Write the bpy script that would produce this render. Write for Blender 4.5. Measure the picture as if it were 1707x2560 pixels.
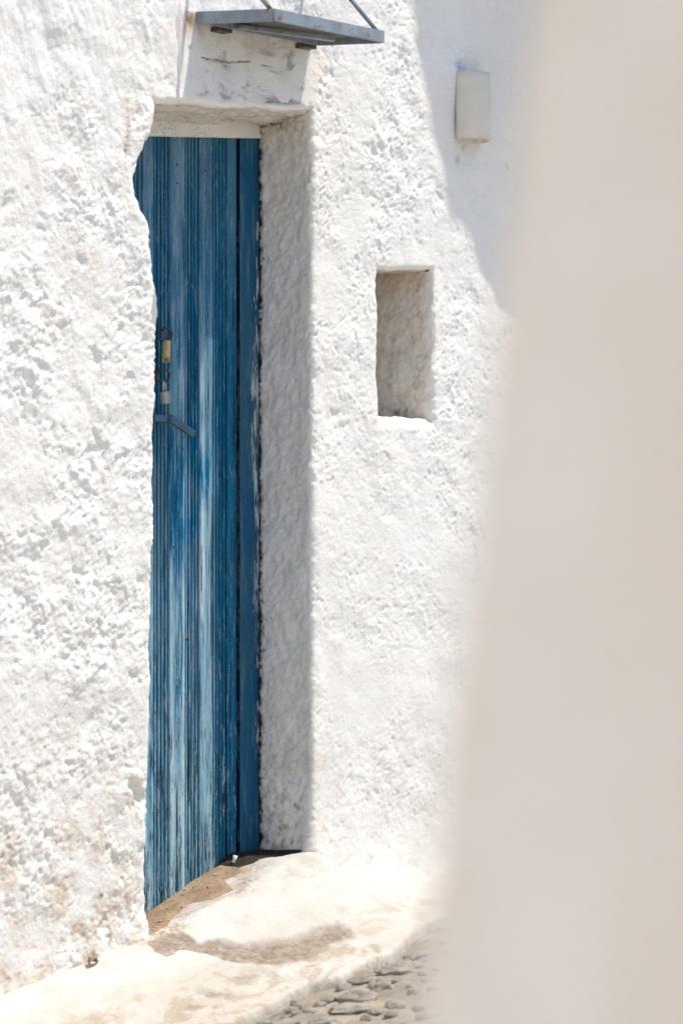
import bpy, bmesh, math, random
import numpy as np
from mathutils import Vector, Matrix, Quaternion

random.seed(7)
rng = np.random.default_rng(11)
scene = bpy.context.scene
for o in list(bpy.data.objects):
    bpy.data.objects.remove(o, do_unlink=True)

# ------------------------------------------------------------------ camera
THETA = math.radians(50.0)                    # the facade runs 50 degrees away from the picture plane
ORIGIN = Vector((-0.0734, 7.10, 0.0))         # far corner of the doorway, on the facade
cam_data = bpy.data.cameras.new("camera")
cam_data.sensor_fit = 'VERTICAL'
cam_data.sensor_height = 36.0
cam_data.sensor_width = 24.0
cam_data.lens = 100.0
cam_data.clip_start = 0.05
cam_data.clip_end = 400.0
cam_data.dof.use_dof = True
cam_data.dof.focus_distance = 7.05
cam_data.dof.aperture_fstop = 2.5
cam = bpy.data.objects.new("camera", cam_data)
cam.location = (0.0, 0.0, 1.25)
cam.rotation_euler = (math.radians(90), 0, 0)
scene.collection.objects.link(cam)
scene.camera = cam

# ------------------------------------------------------------------ light
U = Vector((math.cos(THETA), math.sin(THETA), 0))
N = Vector((math.sin(THETA), -math.cos(THETA), 0))
SUN = (U * 0.75 + N * 1.0 + Vector((0, 0, 3.05))).normalized()
world = bpy.data.worlds.new("World")
scene.world = world
world.use_nodes = True
wn = world.node_tree.nodes
wl = world.node_tree.links
bg = wn["Background"]
sky = wn.new("ShaderNodeTexSky")
sky.sky_type = 'NISHITA'
sky.sun_disc = False
sky.sun_elevation = math.asin(SUN.z)
sky.sun_rotation = math.atan2(SUN.x, SUN.y)
sky.air_density = 1.0
sky.dust_density = 1.0
sky.ozone_density = 2.0
wl.new(sky.outputs[0], bg.inputs[0])
bg.inputs[1].default_value = 0.15
sun_data = bpy.data.lights.new("sun", 'SUN')
sun_data.energy = 3.8
sun_data.angle = math.radians(0.53)
sun_data.color = (1.0, 0.93, 0.82)
sun = bpy.data.objects.new("sun", sun_data)
sun.rotation_euler = (-SUN).to_track_quat('-Z', 'Y').to_euler()
sun.location = (4, 2, 9)
scene.collection.objects.link(sun)
vs = scene.view_settings
vs.view_transform = 'Standard'
vs.look = 'None'
vs.exposure = 0.31
vs.gamma = 1.0
vs.use_curve_mapping = False
scene.cycles.use_denoising = True
scene.cycles.max_bounces = 12
scene.cycles.diffuse_bounces = 6
scene.render.film_transparent = False

# ------------------------------------------------------------------ numpy noise
def _hash(ix, iy, iz, seed):
    h = (ix.astype(np.uint32) * np.uint32(374761393)) ^ (iy.astype(np.uint32) * np.uint32(668265263)) \
        ^ (iz.astype(np.uint32) * np.uint32(2147483647)) ^ np.uint32((seed * 1274126177) & 0xffffffff)
    h = (h ^ (h >> np.uint32(13))) * np.uint32(1274126177)
    h = (h ^ (h >> np.uint32(16))) * np.uint32(2246822519)
    return h ^ (h >> np.uint32(15))

def perlin(x, y, z, seed=0):
    x = np.asarray(x, np.float32); y = np.asarray(y, np.float32); z = np.asarray(z, np.float32)
    fx, fy, fz = np.floor(x), np.floor(y), np.floor(z)
    ix, iy, iz = fx.astype(np.int32), fy.astype(np.int32), fz.astype(np.int32)
    x, y, z = x - fx, y - fy, z - fz
    w = lambda t: t * t * t * (t * (t * 6 - 15) + 10)
    wx, wy, wz = w(x), w(y), w(z)
    out = 0
    for dx in (0, 1):
        for dy in (0, 1):
            for dz in (0, 1):
                h = _hash(ix + dx, iy + dy, iz + dz, seed)
                gx = ((h & np.uint32(255)).astype(np.float32) / 127.5) - 1
                gy = (((h >> np.uint32(8)) & np.uint32(255)).astype(np.float32) / 127.5) - 1
                gz = (((h >> np.uint32(16)) & np.uint32(255)).astype(np.float32) / 127.5) - 1
                d = gx * (x - dx) + gy * (y - dy) + gz * (z - dz)
                out = out + d * (wx if dx else 1 - wx) * (wy if dy else 1 - wy) * (wz if dz else 1 - wz)
    return out

def fbm(x, y, z, freq, octs, seed=0, gain=0.5):
    a, s, out = 1.0, 0.0, 0
    for k in range(octs):
        out = out + a * perlin(x * freq, y * freq, z * freq, seed + k * 17)
        s += a
        a *= gain
        freq *= 2.03
    return out / s

def sstep(a, b, t):
    t = np.clip((t - a) / (b - a), 0, 1)
    return t * t * (3 - 2 * t)

def poly_sd(px, py, poly):
    """signed distance to a polygon, negative inside"""
    P = np.array(poly, float)
    d = np.full(px.shape, 1e9)
    inside = np.zeros(px.shape, bool)
    for i in range(len(P)):
        a, b = P[i], P[(i + 1) % len(P)]
        e = b - a
        t = np.clip(((px - a[0]) * e[0] + (py - a[1]) * e[1]) / (e @ e), 0, 1)
        d = np.minimum(d, np.hypot(px - a[0] - t * e[0], py - a[1] - t * e[1]))
        c = ((a[1] > py) != (b[1] > py)) & (px < (b[0] - a[0]) * (py - a[1]) / (b[1] - a[1] + 1e-12) + a[0])
        inside ^= c
    return np.where(inside, -d, d)

# ------------------------------------------------------------------ scene helpers
col = scene.collection
def link(o, parent=None):
    col.objects.link(o)
    if parent is not None:
        o.parent = parent
    return o

def place(u, n, z):
    return ORIGIN + U * u + N * n + Vector((0, 0, z))

def thing(name, label, cat, base=(0, 0, 0), group=None):
    """Empty standing in the street frame: local x runs along the facade, local y into it"""
    o = bpy.data.objects.new(name, None)
    o.empty_display_size = 0.1
    o.location = place(*base)
    o.rotation_euler = (0, 0, THETA)
    o['label'] = label
    o['category'] = cat
    if group:
        o['group'] = group
    o['_base'] = base
    return link(o)

def finish(me, name, mat, parent=None, smooth=True):
    if mat is not None:
        me.materials.append(mat)
    if smooth:
        me.polygons.foreach_set("use_smooth", np.ones(len(me.polygons), bool))
    me.update()
    o = bpy.data.objects.new(name, me)
    link(o, parent)
    if parent is None:
        o.location = ORIGIN
        o.rotation_euler = (0, 0, THETA)
    return o

def np_mesh(name, V, F):
    me = bpy.data.meshes.new(name)
    F = np.asarray(F, np.int32)
    me.vertices.add(len(V))
    me.vertices.foreach_set("co", np.asarray(V, np.float32).ravel())
    k = F.shape[1]
    me.loops.add(F.size)
    me.loops.foreach_set("vertex_index", F.ravel())
    me.polygons.add(len(F))
    me.polygons.foreach_set("loop_start", np.arange(0, F.size, k, dtype=np.int32))
    me.polygons.foreach_set("loop_total", np.full(len(F), k, np.int32))
    me.update(calc_edges=True)
    return me

def grid_faces(nr, nc):
    i = np.arange(nr * nc).reshape(nr, nc)
    return np.stack([i[:-1, :-1], i[:-1, 1:], i[1:, 1:], i[1:, :-1]], -1).reshape(-1, 4)

def attr(me, name, values):
    a = me.attributes.new(name, 'FLOAT', 'POINT')
    a.data.foreach_set("value", np.asarray(values, np.float32))

class MB:
    """collects shapes in facade coordinates (u, n, z) and links them as one mesh"""
    def __init__(self):
        self.bm = bmesh.new()
    def box(self, c, s, rot=None, bevel=0.0, taper=None):
        r = bmesh.ops.create_cube(self.bm, size=1.0)
        vs_ = r['verts']
        M = Matrix.Diagonal((s[0], s[1], s[2], 1))
        R = rot.to_4x4() if rot is not None else Matrix.Identity(4)
        T = Matrix.Translation((c[0], -c[1], c[2]))
        if bevel:
            bmesh.ops.transform(self.bm, matrix=M, verts=vs_)
            es = list({e for v in vs_ for e in v.link_edges})
            rr = bmesh.ops.bevel(self.bm, geom=es, offset=bevel, segments=2, profile=0.6, affect='EDGES')
            vs_ = list({v for f in rr['faces'] for v in f.verts} | {v for v in vs_ if v.is_valid})
            vs_ = list({v for v in vs_} | {w for v in vs_ for e in v.link_edges for w in e.verts})
            bmesh.ops.transform(self.bm, matrix=T @ R, verts=vs_)
        else:
            bmesh.ops.transform(self.bm, matrix=T @ R @ M, verts=vs_)
        return self
    def tube(self, pts, r, seg=10, closed=False):
        P = [Vector((p[0], -p[1], p[2])) for p in pts]
        rings = []
        m = len(P)
        up = None
        for i, p in enumerate(P):
            a = P[(i - 1) % m] if (closed or i) else p
            b = P[(i + 1) % m] if (closed or i < m - 1) else p
            t = (b - a).normalized()
            if up is None:
                up = Vector((0, 0, 1)) if abs(t.z) < 0.9 else Vector((1, 0, 0))
            x = (up - t * up.dot(t)).normalized()
            y = t.cross(x)
            up = x
            rad = r[i] if isinstance(r, (list, tuple)) else r
            rings.append([self.bm.verts.new(p + (x * math.cos(q) + y * math.sin(q)) * rad)
                          for q in [2 * math.pi * k / seg for k in range(seg)]])
        for i in range(m if closed else m - 1):
            A, B = rings[i], rings[(i + 1) % m]
            for k in range(seg):
                self.bm.faces.new((A[k], A[(k + 1) % seg], B[(k + 1) % seg], B[k]))
        if not closed:
            self.bm.faces.new(list(reversed(rings[0])))
            self.bm.faces.new(rings[-1])
        return self
    def prism(self, outline, axis_from, axis_to, mapper):
        """outline of 2-D points swept between two values; mapper(a, b, t) gives (u, n, z)"""
        A = [self.bm.verts.new((lambda q: (q[0], -q[1], q[2]))(mapper(a, b, axis_from))) for a, b in outline]
        B = [self.bm.verts.new((lambda q: (q[0], -q[1], q[2]))(mapper(a, b, axis_to))) for a, b in outline]
        k = len(A)
        self.bm.faces.new(A)
        self.bm.faces.new(list(reversed(B)))
        for i in range(k):
            self.bm.faces.new((A[i], B[i], B[(i + 1) % k], A[(i + 1) % k]))
        return self
    def build(self, name, mat, parent=None, smooth=False, base=None, auto=None):
        bm = self.bm
        bmesh.ops.recalc_face_normals(bm, faces=bm.faces)
        if base is None and parent is not None:
            q = parent
            while q.parent is not None:
                q = q.parent
            base = tuple(q['_base']) if '_base' in q else (0, 0, 0)
        if base is not None:
            bmesh.ops.translate(bm, vec=(-base[0], base[1], -base[2]), verts=bm.verts)
        if auto is not None:
            for e in bm.edges:
                if len(e.link_faces) == 2 and e.calc_face_angle() > auto:
                    e.smooth = False
            smooth = True
        me = bpy.data.meshes.new(name)
        bm.to_mesh(me)
        bm.free()
        return finish(me, name, mat, parent, smooth)

# ------------------------------------------------------------------ material helpers
class Mat:
    def __init__(self, name, rough=0.8, spec=0.3, metal=0.0):
        self.m = bpy.data.materials.new(name)
        self.m.use_nodes = True
        self.t = self.m.node_tree
        self.p = self.t.nodes["Principled BSDF"]
        self.p.inputs["Roughness"].default_value = rough
        self.p.inputs["Specular IOR Level"].default_value = spec
        self.p.inputs["Metallic"].default_value = metal
        self.co = self.t.nodes.new("ShaderNodeTexCoord").outputs["Object"]
    def n(self, kind, **kw):
        nd = self.t.nodes.new(kind)
        for k, v in kw.items():
            setattr(nd, k, v)
        return nd
    def put(self, sock, v):
        if hasattr(v, "is_linked"):
            self.t.links.new(v, sock)
        else:
            sock.default_value = v
    def map(self, scale=(1, 1, 1), loc=(0, 0, 0), src=None):
        nd = self.n("ShaderNodeMapping")
        self.put(nd.inputs["Vector"], src or self.co)
        nd.inputs["Scale"].default_value = scale
        nd.inputs["Location"].default_value = loc
        return nd.outputs[0]
    def noise(self, scale, detail=3, rough=0.55, vec=None, dist=0.0):
        nd = self.n("ShaderNodeTexNoise")
        self.put(nd.inputs["Vector"], vec or self.co)
        nd.inputs["Scale"].default_value = scale
        nd.inputs["Detail"].default_value = detail
        nd.inputs["Roughness"].default_value = rough
        nd.inputs["Distortion"].default_value = dist
        return nd.outputs["Fac"]
    def voro(self, scale, vec=None, feature='F1', out="Distance"):
        nd = self.n("ShaderNodeTexVoronoi", feature=feature)
        self.put(nd.inputs["Vector"], vec or self.co)
        nd.inputs["Scale"].default_value = scale
        return nd.outputs[out]
    def ramp(self, v, a, b):
        nd = self.n("ShaderNodeMapRange", interpolation_type='SMOOTHSTEP')
        self.put(nd.inputs["Value"], v)
        nd.inputs["From Min"].default_value = a
        nd.inputs["From Max"].default_value = b
        return nd.outputs[0]
    def math(self, op, a, b=0.0, clamp=False):
        nd = self.n("ShaderNodeMath", operation=op, use_clamp=clamp)
        self.put(nd.inputs[0], a)
        self.put(nd.inputs[1], b)
        return nd.outputs[0]
    def mix(self, f, a, b, mode='MIX'):
        nd = self.n("ShaderNodeMix", data_type='RGBA', blend_type=mode)
        self.put(nd.inputs[0], f)
        for s, v in ((nd.inputs[6], a), (nd.inputs[7], b)):
            if isinstance(v, tuple) and len(v) == 3:
                v = (*v, 1)
            self.put(s, v)
        return nd.outputs[2]
    def attr(self, name):
        nd = self.n("ShaderNodeAttribute", attribute_name=name)
        return nd.outputs["Fac"]
    def sep(self, vec=None):
        nd = self.n("ShaderNodeSeparateXYZ")
        self.put(nd.inputs[0], vec or self.co)
        return nd.outputs
    def bump(self, h, strength, dist, chain=None):
        nd = self.n("ShaderNodeBump")
        nd.inputs["Strength"].default_value = strength
        nd.inputs["Distance"].default_value = dist
        self.put(nd.inputs["Height"], h)
        if chain is not None:
            self.put(nd.inputs["Normal"], chain)
        return nd.outputs[0]
    def done(self, color=None, normal=None, rough=None):
        if color is not None:
            if isinstance(color, tuple) and len(color) == 3:
                color = (*color, 1)
            self.put(self.p.inputs["Base Color"], color)
        if normal is not None:
            self.put(self.p.inputs["Normal"], normal)
        if rough is not None:
            self.put(self.p.inputs["Roughness"], rough)
        return self.m

def m_stucco():
    m = Mat("whitewashed_stucco", 0.92, 0.15)
    c = m.mix(m.ramp(m.noise(3.2, 4), 0.35, 0.7), (0.80, 0.78, 0.74), (0.84, 0.825, 0.79))
    c = m.mix(m.math('MULTIPLY', m.ramp(m.noise(14, 5, 0.65), 0.5, 0.78), 0.5), c, (0.76, 0.70, 0.60))
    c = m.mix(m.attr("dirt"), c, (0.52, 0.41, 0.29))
    c = m.mix(m.attr("grime_and_gap"), c, (0.24, 0.21, 0.175))
    c = m.mix(m.attr("rust"), c, (0.34, 0.15, 0.05))
    c = m.mix(m.attr("gap_black"), c, (0.03, 0.026, 0.022))
    c = m.mix(m.attr("blue"), c, (0.16, 0.33, 0.72))
    b = m.bump(m.noise(260, 4, 0.6), 0.5, 0.002)
    b = m.bump(m.noise(90, 3, 0.6), 0.35, 0.004, b)
    b = m.bump(m.math('MULTIPLY', m.noise(24, 5, 0.65), m.attr("plainness")), 1.0, 0.03, b)
    return m.done(c, b)

def m_plain_plaster():
    m = Mat("smooth_whitewash", 0.9, 0.15)
    c = m.mix(m.ramp(m.noise(2.2, 4), 0.35, 0.7), (0.80, 0.775, 0.73), (0.84, 0.82, 0.785))
    b = m.bump(m.noise(40, 4, 0.6), 0.4, 0.006)
    return m.done(c, b)

def m_marble():
    m = Mat("veined_marble", 0.6, 0.3)
    warp = m.noise(11, 5, 0.6)
    vein = m.noise(9, 6, 0.62, vec=m.map((1.0, 1, 1.9), (.6, 0, .3)), dist=0.5)
    c = m.mix(m.ramp(vein, 0.52, 0.64), (0.76, 0.755, 0.745), (0.36, 0.36, 0.365))
    c = m.mix(m.math('MULTIPLY', m.ramp(warp, 0.48, 0.72), 0.5), c, (0.55, 0.545, 0.53))
    c = m.mix(m.attr("crack"), c, (0.05, 0.045, 0.045))
    c = m.mix(m.attr("rust"), c, (0.33, 0.20, 0.10))
    return m.done(c, m.bump(m.noise(70, 4, 0.65), 0.45, 0.004))

def m_door(name, pale, worn, seed):
    """blue paint on boards: groove attribute keeps its blue, flats bleach, the foot flakes"""
    m = Mat(name, 0.82, 0.10)
    x, y, z = m.sep()
    st = m.map((1, 1, 0.035), (seed, seed * 0.7, 0))
    streak = m.noise(34, 4, 0.6, vec=st)
    fine = m.noise(260, 3, 0.6, vec=m.map((1, 1, 0.03), (seed, 0, 0)))
    cloud = m.noise(5, 5, 0.6, vec=m.map((1.6, 1, 0.55), (seed * 3, 0, 0)))
    blue = m.mix(m.ramp(streak, 0.35, 0.7), (0.001, 0.095, 0.200), (0.002, 0.190, 0.370))
    blue = m.mix(m.ramp(cloud, 0.40, 0.62), blue, (0.002, 0.130, 0.240))
    wash = m.mix(m.ramp(streak, 0.3, 0.72), (0.20, 0.37, 0.46), (0.54, 0.65, 0.68))
    g = m.attr("groove")
    # paint turns paler towards the left boards and stays bluer beside the right post
    left_pale = m.math('ADD', m.ramp(m.math('ADD', x, m.math('MULTIPLY', m.math('SUBTRACT', cloud, 0.5), 0.10)), -0.10, -0.22), 0.04)
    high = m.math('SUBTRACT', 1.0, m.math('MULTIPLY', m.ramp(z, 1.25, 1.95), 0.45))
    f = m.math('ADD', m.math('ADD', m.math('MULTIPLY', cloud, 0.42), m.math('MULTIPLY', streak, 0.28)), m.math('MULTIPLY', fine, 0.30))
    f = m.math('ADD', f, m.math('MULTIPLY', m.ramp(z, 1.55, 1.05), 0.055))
    f = m.math('MULTIPLY', m.math('MULTIPLY', m.ramp(f, 0.455, 0.565), left_pale), high)
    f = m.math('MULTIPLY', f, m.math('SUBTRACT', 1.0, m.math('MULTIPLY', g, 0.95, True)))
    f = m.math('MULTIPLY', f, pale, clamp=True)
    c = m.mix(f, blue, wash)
    dust = m.math('MULTIPLY', m.ramp(z, 1.5, 2.15), m.math('MULTIPLY', m.math('SUBTRACT', 1.0, g), 0.42))
    c = m.mix(dust, c, (0.15, 0.215, 0.27))
    low = m.ramp(z, 1.15, 0.50)
    flake = m.noise(70, 5, 0.7, vec=m.map((1, 1, 0.10), (0, seed, 0)))
    c = m.mix(m.math('MULTIPLY', m.math('MULTIPLY', m.math('MULTIPLY', low, m.ramp(flake, 0.42, 0.58)), worn), m.math('MULTIPLY', left_pale, 0.8)), c, (0.15, 0.345, 0.44))
    c = m.mix(m.math('MULTIPLY', m.ramp(fine, 0.56, 0.72), 0.6), c, (0.008, 0.075, 0.16))
    chip = m.math('MULTIPLY', m.ramp(m.noise(150, 4, 0.75, vec=m.map((1, 1, 0.07), (seed, 5, 0))), 0.53, 0.60),
                  m.math('ADD', 0.16, m.math('MULTIPLY', low, 0.84)))
    c = m.mix(m.math('MULTIPLY', chip, worn), c, (0.035, 0.035, 0.04))
    c = m.mix(m.math('MULTIPLY', m.ramp(g, 0.80, 0.97), 0.92), c, (0.003, 0.014, 0.028))
    chalk = m.ramp(m.noise(95, 5, 0.78, vec=m.map((1, 1, 0.13), (seed, 9, 0))), 0.555, 0.60)
    c = m.mix(m.math('MULTIPLY', chalk, m.math('ADD', 0.22, m.math('MULTIPLY', low, 0.45))), c, (0.40, 0.53, 0.58))
    knot = m.ramp(m.noise(21, 2, 0.5, vec=m.map((1.3, 1, 0.42), (seed * 2.3, 1, 0))), 0.735, 0.76)
    c = m.mix(knot, c, (0.012, 0.03, 0.045))
    split = m.noise(75, 3, 0.6, vec=m.map((1, 1, 0.012), (seed * 1.7, 0, 0.3)))
    split = m.math('MULTIPLY', m.ramp(split, 0.60, 0.635), m.ramp(m.noise(9, 3, 0.6, vec=m.map((3, 1, 0.6), (seed, 2, 0))), 0.42, 0.54))
    c = m.mix(m.math('MULTIPLY', split, 0.85), c, (0.010, 0.022, 0.035))
    speck = m.ramp(m.voro(130, vec=m.map((1, 1, 0.5))), 0.10, 0.05)
    c = m.mix(m.math('MULTIPLY', speck, 0.25), c, (0.6, 0.72, 0.74))
    b = m.bump(fine, 0.35, 0.0015)
    b = m.bump(flake, 0.30, 0.001, b)
    return m.done(c, b)

def m_stile():
    m = Mat("dark_blue_frame_paint", 0.6, 0.3)  # dark blue paint with pale brushed smears
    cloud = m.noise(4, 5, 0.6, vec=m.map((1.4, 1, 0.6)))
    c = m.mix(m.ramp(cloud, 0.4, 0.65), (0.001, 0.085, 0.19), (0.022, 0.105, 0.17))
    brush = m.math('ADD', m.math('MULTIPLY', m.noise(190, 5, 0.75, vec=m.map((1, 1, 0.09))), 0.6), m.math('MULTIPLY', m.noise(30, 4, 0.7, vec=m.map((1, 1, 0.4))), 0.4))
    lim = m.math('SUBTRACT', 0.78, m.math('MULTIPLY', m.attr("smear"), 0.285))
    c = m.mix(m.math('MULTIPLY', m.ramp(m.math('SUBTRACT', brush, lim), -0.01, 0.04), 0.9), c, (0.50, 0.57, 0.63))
    grey = m.ramp(m.noise(60, 5, 0.75, vec=m.map((1, 1, 0.10), (3, 0, 0))), 0.50, 0.62)
    c = m.mix(m.math('MULTIPLY', grey, 0.45), c, (0.10, 0.20, 0.26))
    chip = m.ramp(m.noise(90, 5, 0.75, vec=m.map((1, 1, 0.22))), 0.585, 0.64)
    c = m.mix(m.math('MULTIPLY', chip, 0.6), c, (0.03, 0.04, 0.045))
    return m.done(c, m.bump(m.noise(150, 3, 0.6, vec=m.map((1, 1, 0.1))), 0.3, 0.001))

def m_head():
    m = Mat("white_over_blue_paint", 0.7, 0.25)
    c = m.mix(m.ramp(m.noise(10, 4), 0.35, 0.7), (0.70, 0.66, 0.60), (0.78, 0.75, 0.70))
    fl = m.math('MULTIPLY', m.ramp(m.noise(170, 5, 0.8, vec=m.map((1, 1, 0.8))), 0.55, 0.60), m.attr("smear"))
    c = m.mix(fl, c, (0.02, 0.14, 0.33))
    return m.done(c, m.bump(m.noise(60, 4, 0.6), 0.3, 0.003))

def m_metal(name, base, rust_amt, rough=0.55):
    m = Mat(name, rough, 0.45, 0.0)
    c = m.mix(m.ramp(m.noise(22, 5, 0.65), 0.35, 0.7), base, tuple(min(1, q * 1.45) for q in base))
    r = m.noise(38, 5, 0.72)
    c = m.mix(m.math('MULTIPLY', m.ramp(r, 0.56, 0.66), rust_amt), c, (0.22, 0.075, 0.02))
    return m.done(c, m.bump(m.noise(130, 4, 0.65), 0.25, 0.001))

def m_simple(name, a, b, scale, rough=0.85, bump=0.3, bd=0.004, spec=0.2, metal=0.0):
    m = Mat(name, rough, spec, metal)
    c = m.mix(m.ramp(m.noise(scale, 5, 0.6), 0.35, 0.68), a, b)
    return m.done(c, m.bump(m.noise(scale * 3, 4, 0.6), bump, bd))

def m_pavement():
    m = Mat("worn_whitewashed_cement", 0.92, 0.1)
    c = m.mix(m.ramp(m.noise(3.5, 5, 0.6), 0.35, 0.68), (0.49, 0.455, 0.395), (0.56, 0.535, 0.49))
    c = m.mix(m.math('MULTIPLY', m.ramp(m.noise(24, 6, 0.7, dist=0.5), 0.46, 0.66), 0.35), c, (0.45, 0.375, 0.28))
    c = m.mix(m.math('MULTIPLY', m.attr("white"), m.ramp(m.noise(15, 5, 0.65), 0.70, 0.45)), c, (0.585, 0.565, 0.525))
    blot = m.noise(11, 6, 0.68, vec=m.map((1, 1.6, 1)), dist=0.8)
    c = m.mix(m.math('MULTIPLY', m.math('MULTIPLY', m.ramp(blot, 0.47, 0.62), m.attr("tint")), 0.85), c, (0.37, 0.295, 0.205))
    bare = m.mix(m.ramp(m.noise(60, 6, 0.75), 0.36, 0.64), (0.21, 0.16, 0.115), (0.34, 0.28, 0.225))
    grain = m.ramp(m.noise(38, 6, 0.75), 0.30, 0.52)
    c = m.mix(m.math('MULTIPLY', m.attr("wear"), m.math('ADD', 0.55, m.math('MULTIPLY', grain, 0.45))), c, bare)
    c = m.mix(m.math('MULTIPLY', m.attr("dust"), m.ramp(m.noise(95, 5, 0.75), 0.40, 0.58)), c, (0.30, 0.20, 0.115))
    spk = m.ramp(m.noise(170, 3, 0.7), 0.63, 0.71)
    c = m.mix(m.math('MULTIPLY', spk, m.math('ADD', m.math('MULTIPLY', m.attr("tint"), 0.8), m.math('MULTIPLY', m.attr("wear"), 0.7), True)), c, (0.12, 0.075, 0.05))
    scr = m.ramp(m.noise(60, 4, 0.7, vec=m.map((0.55, 2.2, 1))), 0.64, 0.73)
    c = m.mix(m.math('MULTIPLY', scr, 0.6), c, (0.24, 0.19, 0.145))
    b = m.bump(m.noise(60, 5, 0.65), 0.5, 0.005)
    b = m.bump(m.noise(220, 3, 0.6), 0.4, 0.0015, b)
    return m.done(c, b)

def m_street():
    m = Mat("cement_street", 0.92, 0.12)
    c = m.mix(m.ramp(m.noise(7, 5, 0.65), 0.35, 0.68), (0.24, 0.21, 0.17), (0.37, 0.335, 0.28))
    c = m.mix(m.math('MULTIPLY', m.ramp(m.noise(26, 6, 0.7, dist=0.6), 0.48, 0.65), 0.6), c, (0.42, 0.335, 0.235))
    c = m.mix(m.math('MULTIPLY', m.ramp(m.noise(120, 4, 0.7), 0.6, 0.7), 0.6), c, (0.15, 0.115, 0.09))
    c = m.mix(m.math('MULTIPLY', m.ramp(m.noise(17, 5, 0.7, dist=0.4), 0.50, 0.60), 0.55), c, (0.20, 0.18, 0.155))
    c = m.mix(m.attr("bounce_white"), c, (0.64, 0.60, 0.53))
    b = m.bump(m.noise(45, 5, 0.7), 0.55, 0.008)
    b = m.bump(m.noise(200, 3, 0.6), 0.4, 0.002, b)
    return m.done(c, b)

def m_stone():
    m = Mat("dark_lava_stone", 0.85, 0.25)
    c = m.mix(m.ramp(m.noise(30, 5, 0.7), 0.35, 0.65), (0.17, 0.157, 0.137), (0.33, 0.305, 0.265))
    c = m.mix(m.ramp(m.noise(75, 5, 0.7), 0.56, 0.66), c, (0.40, 0.33, 0.25))
    c = m.mix(m.math('MULTIPLY', m.ramp(m.noise(60, 4, 0.7), 0.62, 0.7), 0.5), c, (0.13, 0.15, 0.05))
    c = m.mix(m.attr("bury"), c, (0.35, 0.31, 0.255))
    return m.done(c, m.bump(m.noise(110, 5, 0.7), 0.6, 0.004))

def m_sand():
    m = Mat("drifted_sand", 0.95, 0.1)
    c = m.mix(m.ramp(m.noise(16, 5, 0.65), 0.35, 0.68), (0.29, 0.20, 0.125), (0.40, 0.295, 0.20))
    c = m.mix(m.math('MULTIPLY', m.ramp(m.noise(160, 4, 0.7), 0.60, 0.70), 0.7), c, (0.13, 0.085, 0.05))
    c = m.mix(m.math('MULTIPLY', m.ramp(m.noise(210, 3, 0.7), 0.66, 0.72), 0.7), c, (0.62, 0.54, 0.44))
    return m.done(c, m.bump(m.noise(190, 4, 0.7), 0.7, 0.003))

STUCCO = m_stucco(); PLASTER = m_plain_plaster(); MARBLE = m_marble()
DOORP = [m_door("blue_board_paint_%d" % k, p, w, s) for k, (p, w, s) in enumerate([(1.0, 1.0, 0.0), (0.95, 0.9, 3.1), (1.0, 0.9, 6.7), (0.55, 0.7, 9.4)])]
STILE = m_stile(); HEAD = m_head()
GALV = m_metal("blue_grey_steel_paint", (0.185, 0.225, 0.26), 1.0)
UNDER = m_simple("brown_grey_sheet", (0.115, 0.105, 0.092), (0.16, 0.148, 0.13), 12, 0.6, 0.15, 0.002)
DARKIRON = m_metal("dark_rusty_iron", (0.045, 0.042, 0.040), 0.7, 0.5)
BLUEIRON = m_metal("blue_painted_iron", (0.042, 0.095, 0.14), 0.45)
PAVE = m_pavement(); STREET = m_street(); STONE = m_stone(); SAND = m_sand()
SOIL = m_simple("shade_darkened_soil", (0.020, 0.018, 0.016), (0.055, 0.045, 0.036), 60, 0.95, 0.8, 0.004)  # soil colour darkened to carry the jamb's cast shadow as well
BRASS = m_simple("dull_brass", (0.52, 0.40, 0.13), (0.60, 0.48, 0.19), 40, 0.5, 0.1, 0.001, 0.5, 0.35)
STEEL = m_simple("dull_steel", (0.36, 0.36, 0.34), (0.46, 0.45, 0.42), 50, 0.45, 0.15, 0.001, 0.5, 0.4)
CERAMIC = m_simple("cream_ceramic", (0.66, 0.625, 0.55), (0.71, 0.68, 0.62), 9, 0.55, 0.05, 0.001, 0.4)
LEAF = m_simple("dry_leaf_brown", (0.16, 0.085, 0.06), (0.27, 0.17, 0.12), 60, 0.8, 0.3, 0.002)
PLASTIC = m_simple("white_plastic", (0.70, 0.69, 0.67), (0.78, 0.77, 0.75), 40, 0.4, 0.1, 0.001, 0.5)

# ------------------------------------------------------------------ ground shape
NB_U = [-14, -0.773, -0.717, -0.601, -0.485, -0.438, -0.37, -0.242, -0.186, -0.086, 0.005, 0.066, 0.172, 5]
NB_N = [0.43, 0.408, 0.405, 0.393, 0.37, 0.361, 0.396, 0.386, 0.392, 0.359, 0.314, 0.303, 0.309, 0.32]
ZW_U = [-14, -4, -2, -1.06, -.8, -.6, -.3, -.1, 0, .03, .09, .2, .4, 1, 5]
ZW_Z = [-.25, -.25, .02, .184, .225, .258, .325, .385, .408, .39, .335, .31, .285, .37, .9]
ZD_U = [-.7, -.3945, -.242, -.1735, -.0952, 0]
ZD_Z = [.2, .265, .322, .346, .385, .388]
def z_lane(u):
    u = np.asarray(u, float)
    return 0.236 + 0.145 * np.clip(u, -4.0, 4.0)
def z_pave(u, n):
    u = np.asarray(u, float); n = np.asarray(n, float)
    zw = np.interp(u, ZW_U, ZW_Z)
    zd = np.interp(u, ZD_U, ZD_Z)
    nb = np.interp(u, NB_U, NB_N)
    ti = np.clip(-n / 0.19, 0, 1)
    to = np.clip(n / nb, 0, 1)
    to = to * 0.6 + 0.4 * to * to * (3 - 2 * to)
    return np.where(n < 0, zw * (1 - ti) + zd * ti, zw + (z_lane(u) - zw) * to)

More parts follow.
